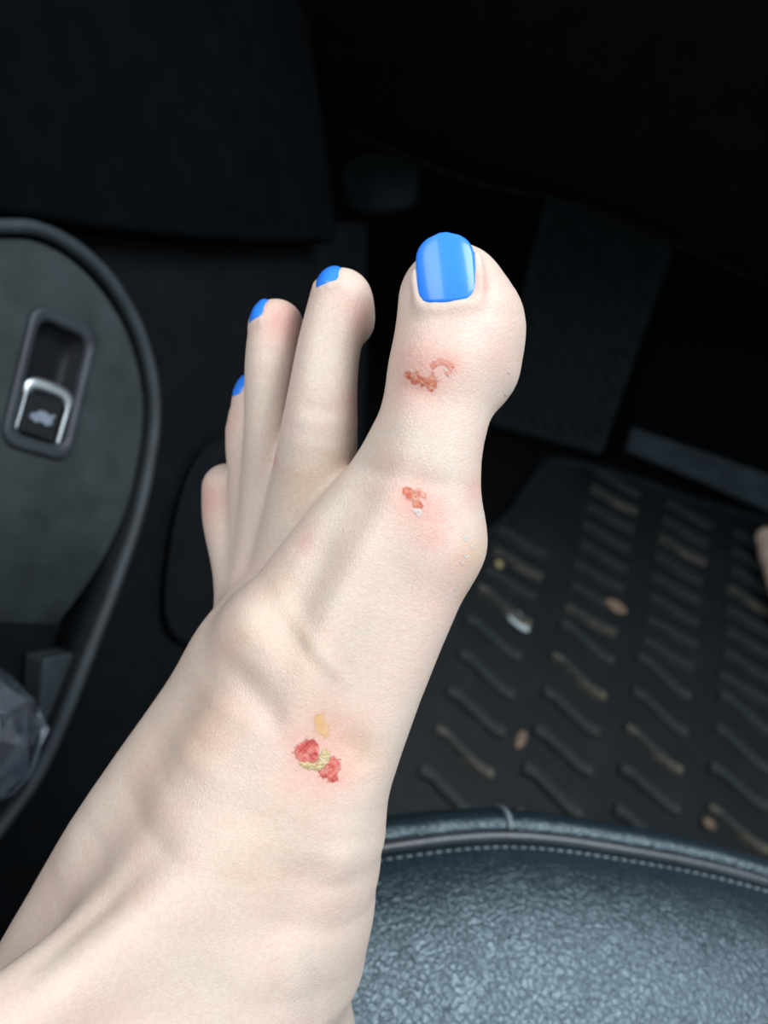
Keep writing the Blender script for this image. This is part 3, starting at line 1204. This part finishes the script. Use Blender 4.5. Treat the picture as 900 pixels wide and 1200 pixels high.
# tendons, veins, hollows and creases worked into the skin: strokes over the surface, (polyline, half width mm, height mm)
def vnormals(V, Q):
    n = np.cross(V[Q[:, 2]] - V[Q[:, 0]], V[Q[:, 3]] - V[Q[:, 1]])
    out = np.zeros_like(V)
    for j in range(4):
        for k in range(3):
            out[:, k] += np.bincount(Q[:, j], n[:, k], len(V))
    return out / np.maximum(np.linalg.norm(out, axis=1), 1e-9)[:, None]


_b = BVHTree.FromPolygons([tuple(v) for v in V], [tuple(q) for q in Q])


def surf(px, py):
    d = Vector(P3(px, py, 1.0)).normalized()
    p = _b.ray_cast(Vector((0, 0, 0)), d)[0]
    return None if p is None else np.array(p)


STROKES = [
    ([(480, 545), (440, 630), (395, 720), (360, 800), (335, 880)], 4.5, 1.1),
    ([(398, 610), (360, 690), (335, 740)], 4.0, -0.9),
    ([(296, 730)], 6.0, 1.7),
    ([(322, 775)], 5.0, 0.9),
    ([(258, 770), (285, 800), (318, 838), (330, 865)], 3.5, -1.0),
    ([(325, 690), (350, 738), (385, 780), (402, 798)], 2.2, 0.6),
    ([(338, 725), (362, 765), (390, 800)], 2.0, -0.5),
    ([(400, 860), (424, 885), (428, 910)], 4.0, -1.0),
    ([(400, 985), (392, 1040)], 5.0, 0.9),
    ([(372, 1000), (345, 1060), (330, 1120)], 5.0, -0.8),
    ([(312, 960), (225, 1035), (75, 1150), (0, 1208)], 7.0, 1.2),
    ([(0, 1182), (45, 1130), (85, 1090), (135, 1045), (185, 1000)], 5.0, -1.8),
    ([(60, 1040), (100, 965)], 7.0, 0.9),
    ([(360, 1120), (372, 1160), (374, 1195)], 1.8, -0.5),
    ([(322, 1150), (326, 1190)], 2.0, -0.45),
    ([(400, 548), (440, 553), (500, 566), (556, 572)], 2.0, -0.45),
    ([(462, 446), (500, 462), (575, 488)], 2.2, -0.35),
    ([(350, 470), (372, 480), (400, 478)], 2.0, -0.3),
    ([(205, 800), (150, 880)], 5.0, -0.3),
    ([(470, 640), (450, 720)], 5.0, -0.5),
]
VN = vnormals(V, Q)
disp = np.zeros(len(V))
front = VN[:, 2] > -0.25
for pl, w_, h_ in STROKES:
    pts = [surf(*p) for p in pl]
    pts = [p for p in pts if p is not None]
    if not pts:
        continue
    if len(pts) == 1:
        dd = np.linalg.norm(V - pts[0], axis=1)
        fade = 1.0
    else:
        dd = np.full(len(V), 1e9)
        tot = len(pts) - 1
        tt = np.zeros(len(V))
        for i, (a, b2) in enumerate(zip(pts[:-1], pts[1:])):
            ba = b2 - a
            t = np.clip((V - a) @ ba / (ba @ ba), 0, 1)
            d_ = np.linalg.norm(V - a - t[:, None] * ba, axis=1)
            m_ = d_ < dd
            dd[m_] = d_[m_]
            tt[m_] = (i + t[m_]) / tot
        fade = np.minimum(1, 0.35 + 2.2 * np.minimum(tt, 1 - tt))
    disp += np.where(front, h_ * fade * np.exp(-(dd / w_) ** 2), 0)
V = V + VN * disp[:, None]
V = relax(V, Q, 1)
#FOOT-END
del body, big, t2, t3, t4, t5
Vc = V / 1000.0                                      # camera-frame metres
M3 = np.array(m3)
Vw = Vc @ M3.T + np.array(CAM)
person = empty('person', tuple(at(330, 1180, 0.27)))
tag(person, 'bare footed person, near foot with blue toenails and red sores', 'person')
foot = bpy.data.objects.new('left_foot', np_mesh('left_foot', Vw, Q, M_skin))
COL.objects.link(foot)
put(foot, person)
foot['label'] = 'pale bare left foot and ankle, toes raised'

PXV = np.stack([450 + F_PX * Vc[:, 0] / -Vc[:, 2], 600 - F_PX * Vc[:, 1] / -Vc[:, 2]], 1)
bvh = BVHTree.FromPolygons([tuple(v) for v in Vw], [tuple(q) for q in Q])


def hit(px, py):
    r = ray(px, py).normalized()
    p, n, i, d = bvh.ray_cast(CAM, r)
    return p, n


# colour marks of the skin itself: blotches around surface points
def blot(lst):
    out = np.zeros(len(Vw))
    for px, py, rad, amp in lst:
        p, n = hit(px, py)
        if p is None:
            continue
        d = np.linalg.norm(Vw - np.array(p), axis=1) * 1000 / rad
        out = np.maximum(out, amp * np.exp(-d * d))
    return out


flush = 1.35 * blot([(358, 880, 5.2, .55), (388, 902, 5.0, .55), (493, 446, 5.0, .5), (522, 430, 3.6, .5), (484, 583, 4.2, .55), (374, 893, 6.5, .4), (500, 440, 9, .42), (478, 447, 5, .4), (520, 430, 5, .45), (486, 585, 6, .50), (502, 600, 6, .38), (508, 625, 5, .30), (373, 890, 9.5, .50), (352, 880, 6, .42), (398, 905, 5, .45),
              (330, 375, 6, .42), (345, 365, 5, .30), (420, 365, 7, .26), (408, 470, 5, .22), (425, 495, 4, .35), (322, 537, 2.2, .55), (585, 380, 9, .20), (600, 330, 7, .25), (245, 590, 6, .32),
              (358, 635, 3, .35), (470, 560, 8, .16), (556, 575, 5, .22), (560, 330, 4, .35), (250, 850, 10, .12), (540, 660, 9, .14), (270, 490, 4, .2)])
tan = blot([(380, 850, 3.2, .5), (360, 570, 7, .30), (395, 545, 6, .25), (330, 700, 8, .25), (290, 740, 7, .28), (350, 760, 8, .25), (420, 880, 6, .35), (365, 830, 5, .25), (240, 860, 12, .25),
            (180, 900, 12, .2), (555, 650, 4, .55), (550, 690, 5, .4), (300, 1000, 14, .18), (140, 1050, 8, .2)])
pale = blot([(500, 510, 10, .30), (440, 660, 9, .35), (410, 700, 8, .25), (300, 720, 6, .3), (310, 880, 9, .2), (380, 440, 8, .3), (310, 480, 6, .3), (90, 960, 10, .3), (420, 1000, 8, .25), (370, 600, 12, .2), (290, 610, 9, .25)])
for nm_, arr in (('flush', flush), ('tan', tan), ('pale', pale)):
    a = foot.data.attributes.new(nm_, 'FLOAT', 'POINT')
    a.data.foreach_set('value', arr.astype(f32))


def inside_poly(x, y, poly):
    c = False
    n = len(poly)
    for i in range(n):
        x1, y1 = poly[i]
        x2, y2 = poly[i - 1]
        if (y1 > y) != (y2 > y) and x < (x2 - x1) * (y - y1) / (y2 - y1) + x1:
            c = not c
    return c


def edge_dist(x, y, poly):
    best = 1e9
    n = len(poly)
    for i in range(n):
        ax, ay = poly[i - 1]
        bx, by = poly[i]
        L = (bx - ax) ** 2 + (by - ay) ** 2 + 1e-9
        t = max(0, min(1, ((x - ax) * (bx - ax) + (y - ay) * (by - ay)) / L))
        best = min(best, math.hypot(x - ax - t * (bx - ax), y - ay - t * (by - ay)))
    return best


def patch(name, poly, m, label, step=0.9, rise=0.00004, rough=0.0, seed=0, soft=3.6):
    """thin raised patch of tissue lying on the skin; outline measured, laid onto the foot's real surface"""
    rnd = random.Random(seed)
    poly = [(p.x, p.y) for p in catmull([(x, y, 0) for x, y in poly], 3, True)]
    mg = soft * 1.5
    xs_ = np.arange(min(p[0] for p in poly) - mg, max(p[0] for p in poly) + mg, step)
    ys_ = np.arange(min(p[1] for p in poly) - mg, max(p[1] for p in poly) + mg, step)
    idm = {}
    V, Fc, core = [], [], []
    for j, y in enumerate(ys_):
        for i, x in enumerate(xs_):
            sd = edge_dist(x, y, poly) * (1 if inside_poly(x, y, poly) else -1)
            if sd < -mg:
                continue
            p, n = hit(x, y)
            if p is None:
                continue
            k = max(0.0, min(1.0, 0.5 + sd / (2 * soft)))
            core.append(k)
            idm[(i, j)] = len(V)
            V.append(p + n * (0.00006 + rise * k + rough * rnd.uniform(-1, 1) * k))
    for (i, j) in list(idm):
        q = [(i, j), (i + 1, j), (i + 1, j + 1), (i, j + 1)]
        if all(a in idm for a in q):
            Fc.append(tuple(idm[a] for a in q))
    o = new_obj(name, V, Fc, m)
    a = o.data.attributes.new('core', 'FLOAT', 'POINT')
    a.data.foreach_set('value', np.array(core, f32))
    o.parent = foot
    o.matrix_parent_inverse = Matrix.Identity(4)
    if label:
        o['label'] = label
    return o


# sores
patch('sore', [(344, 880), (350, 871), (362, 867), (371, 870), (373, 886), (374, 893), (360, 894), (349, 889)], M_raw, 'raw red sore by the ankle, upper half', seed=1, rough=.00005)
patch('sore', [(373, 903), (382, 896), (388, 887), (396, 890), (398, 902), (394, 914), (386, 914), (377, 909)], M_raw, 'raw red sore by the ankle, lower half', seed=2, rough=.00005)
patch('crust', [(350, 894), (360, 894), (372, 892), (376, 880), (384, 879), (386, 888), (381, 897), (373, 903), (366, 901), (356, 898)], M_crust, 'yellowish crust between the red sores', seed=3, rise=.00025, rough=.00022, step=.8, soft=2.4)
patch('stain', [(370, 842), (376, 834), (381, 846), (384, 858), (382, 866), (375, 860), (370, 850)], M_ointment, 'orange brown smear above the ankle sore', seed=4, rise=.0001)
patch('sore', [(474, 438), (484, 436), (492, 439), (500, 442), (508, 440), (513, 444), (510, 452), (505, 457), (497, 453), (488, 449), (478, 445)], M_raw2, 'orange red scrape across the big toe joint', seed=5, rough=.00006)
patch('sore', [(506, 427), (512, 422), (521, 421), (529, 427), (531, 435), (526, 442), (521, 438), (523, 431), (515, 428), (508, 432)], M_pinkraw, 'pink curved scrape on the big toe', seed=6, rough=.00006)
patch('sore', [(473, 573), (480, 571), (486, 577), (492, 587), (494, 595), (488, 595), (480, 587), (474, 579)], M_raw2, 'oval red sore over the big toe knuckle', seed=7, rough=.00005)
patch('sore', [(488, 572), (495, 575), (500, 580), (497, 584), (491, 579)], M_pinkraw, None, seed=8, rough=.00005)
patch('skin_flake', [(483, 597), (489, 596), (494, 598), (491, 605), (487, 602)], M_flake, 'white loose skin flake below the knuckle sore', seed=9, rise=.00015, rough=.0001, soft=1.6)
for k, (x, y, r) in enumerate(((546, 632, 3.2), (553, 640, 2.6), (541, 660, 2.2), (546, 652, 2.0), (534, 690, 1.8), (526, 703, 1.8), (597, 437, 2.8), (593, 462, 2.0), (522, 433, 2.0), (527, 440, 1.8))):
    pl = [(x + r * math.cos(a) * random.uniform(.5, 1.1), y + r * 1.3 * math.sin(a) * random.uniform(.6, 1.2)) for a in np.linspace(0, 2 * math.pi, 8)[:-1]]
    patch('skin_flake', pl, M_flake, None, step=.7, seed=20 + k, rise=.00006, rough=.00008, soft=1.3)


# toenails: curved plates seated in the nail folds
def nail(N, label):
    nu, nv = 20, 20
    V, Fc = [], []
    th = 1.1
    for s_ in (0, 1):
        for j in range(nv + 1):
            v = -1 + 2 * j / nv
            if v > 0.1:
                q = (v - 0.1) / 0.9
                hw = max(0.0, 1 - q ** 3.0) ** 0.5
                hw = max(hw, 0.16)
            elif v < -0.55:
                q = (-v - 0.55) / 0.45
                hw = 1 - 0.22 * q ** 2.2
            else:
                hw = 1.0
            for i in range(nu + 1):
                u = -1 + 2 * i / nu
                vv = v + (0.10 * u * u if v < -0.3 else 0) * (-v - 0.3) / 0.7
                p = nail_point(N, u * hw, vv, 0.45 - (th if s_ else 0) - 0.18 * abs(u) ** 8)
                V.append(Vector(cam2w(*(p / 1000))))
    W1 = nu + 1
    o2 = W1 * (nv + 1)
    for j in range(nv):
        for i in range(nu):
            a = j * W1 + i
            Fc.append((a, a + 1, a + W1 + 1, a + W1))
            Fc.append((o2 + a, o2 + a + W1, o2 + a + W1 + 1, o2 + a + 1))
    bd = [i for i in range(W1)] + [j * W1 + nu for j in range(1, nv + 1)] + [nv * W1 + i for i in range(nu - 1, -1, -1)] + [j * W1 for j in range(nv - 1, 0, -1)]
    for a, b_ in zip(bd, bd[1:] + bd[:1]):
        Fc.append((a, o2 + a, o2 + b_, b_))
    o = new_obj('toenail', V, Fc, M_nail)
    o.parent = foot
    o.matrix_parent_inverse = Matrix.Identity(4)
    o['label'] = label


for N, lab in NAILS:
    nail(N, lab)

# the cushion gives way a little under the heel
for o in bpy.data.objects:
    if o.name == 'cushion_top':
        for v in o.data.vertices:
            lowest = None
            for ox, oy in ((0, 0), (.007, 0), (-.007, 0), (0, .007), (0, -.007), (.014, 0), (-.014, 0), (0, .014), (0, -.014)):
                p = bvh.ray_cast(Vector((v.co.x + ox, v.co.y + oy, 0.1)), Vector((0, 0, 1)))[0]
                if p is not None and (lowest is None or p.z < lowest):
                    lowest = p.z
            if lowest is not None and lowest < v.co.z + 0.0015:
                v.co.z = lowest - 0.0015
        o.data.update()

# ---- the other foot, resting flat at the far right of the footwell
Fr = Field((-65, -205, -14), (75, 80, 196), 2.5)
q = Fr.blank()
A = lambda *v: np.array(v, float)
chain(Fr, q, [(A(-22, 38, 20), 14.), (A(-24, -5, 24), 17.), (A(-14, -70, 34), 22.), (A(0, -120, 48), 30.), (A(2, -135, 100), 31.), (A(14, -155, 150), 36.)], 12)
chain(Fr, q, [(A(10, 5, 16), 15.), (A(18, -60, 20), 17.), (A(8, -150, 26), 26.)], 12)
chain(Fr, q, [(A(-22, 38, 18), 13.), (A(-20, 62, 15), 12.)], 6)
for i_, (x, y, r_) in enumerate(((-4, 60, 7.5), (9, 52, 7.), (21, 42, 6.5), (31, 28, 6.5))):
    chain(Fr, q, [(A(x, y, 9), r_), (A(x * .7, y - 30, 14), r_ + 2)], 2.2)
V2, Q2 = surface_nets(q, Fr.lo, 2.5)
V2 = relax(V2, Q2, 1) / 1000
an = math.radians(20)
ca, sa_ = math.cos(an), math.sin(an)
R2 = np.array([[ca, -sa_, 0], [sa_, ca, 0], [0, 0, 1]])
V2 = V2 @ R2.T
tgt = on_plane(894, 620, Vector((0, 0, 0.03)), Vector((0, 0, 1)))
i_ = int(np.argmin(np.where((V2[:, 2] < .045) & (V2[:, 1] > -.03), V2[:, 0], 9)))
V2[:, 0] += tgt.x - V2[i_, 0]
V2[:, 1] += tgt.y - V2[i_, 1]
V2[:, 2] += 0.006 - V2[:, 2].min()
o = bpy.data.objects.new('right_foot', np_mesh('right_foot', V2, Q2, M_skin2))
COL.objects.link(o)
o['label'] = 'edge of the other bare foot on the mat'
put(o, person)
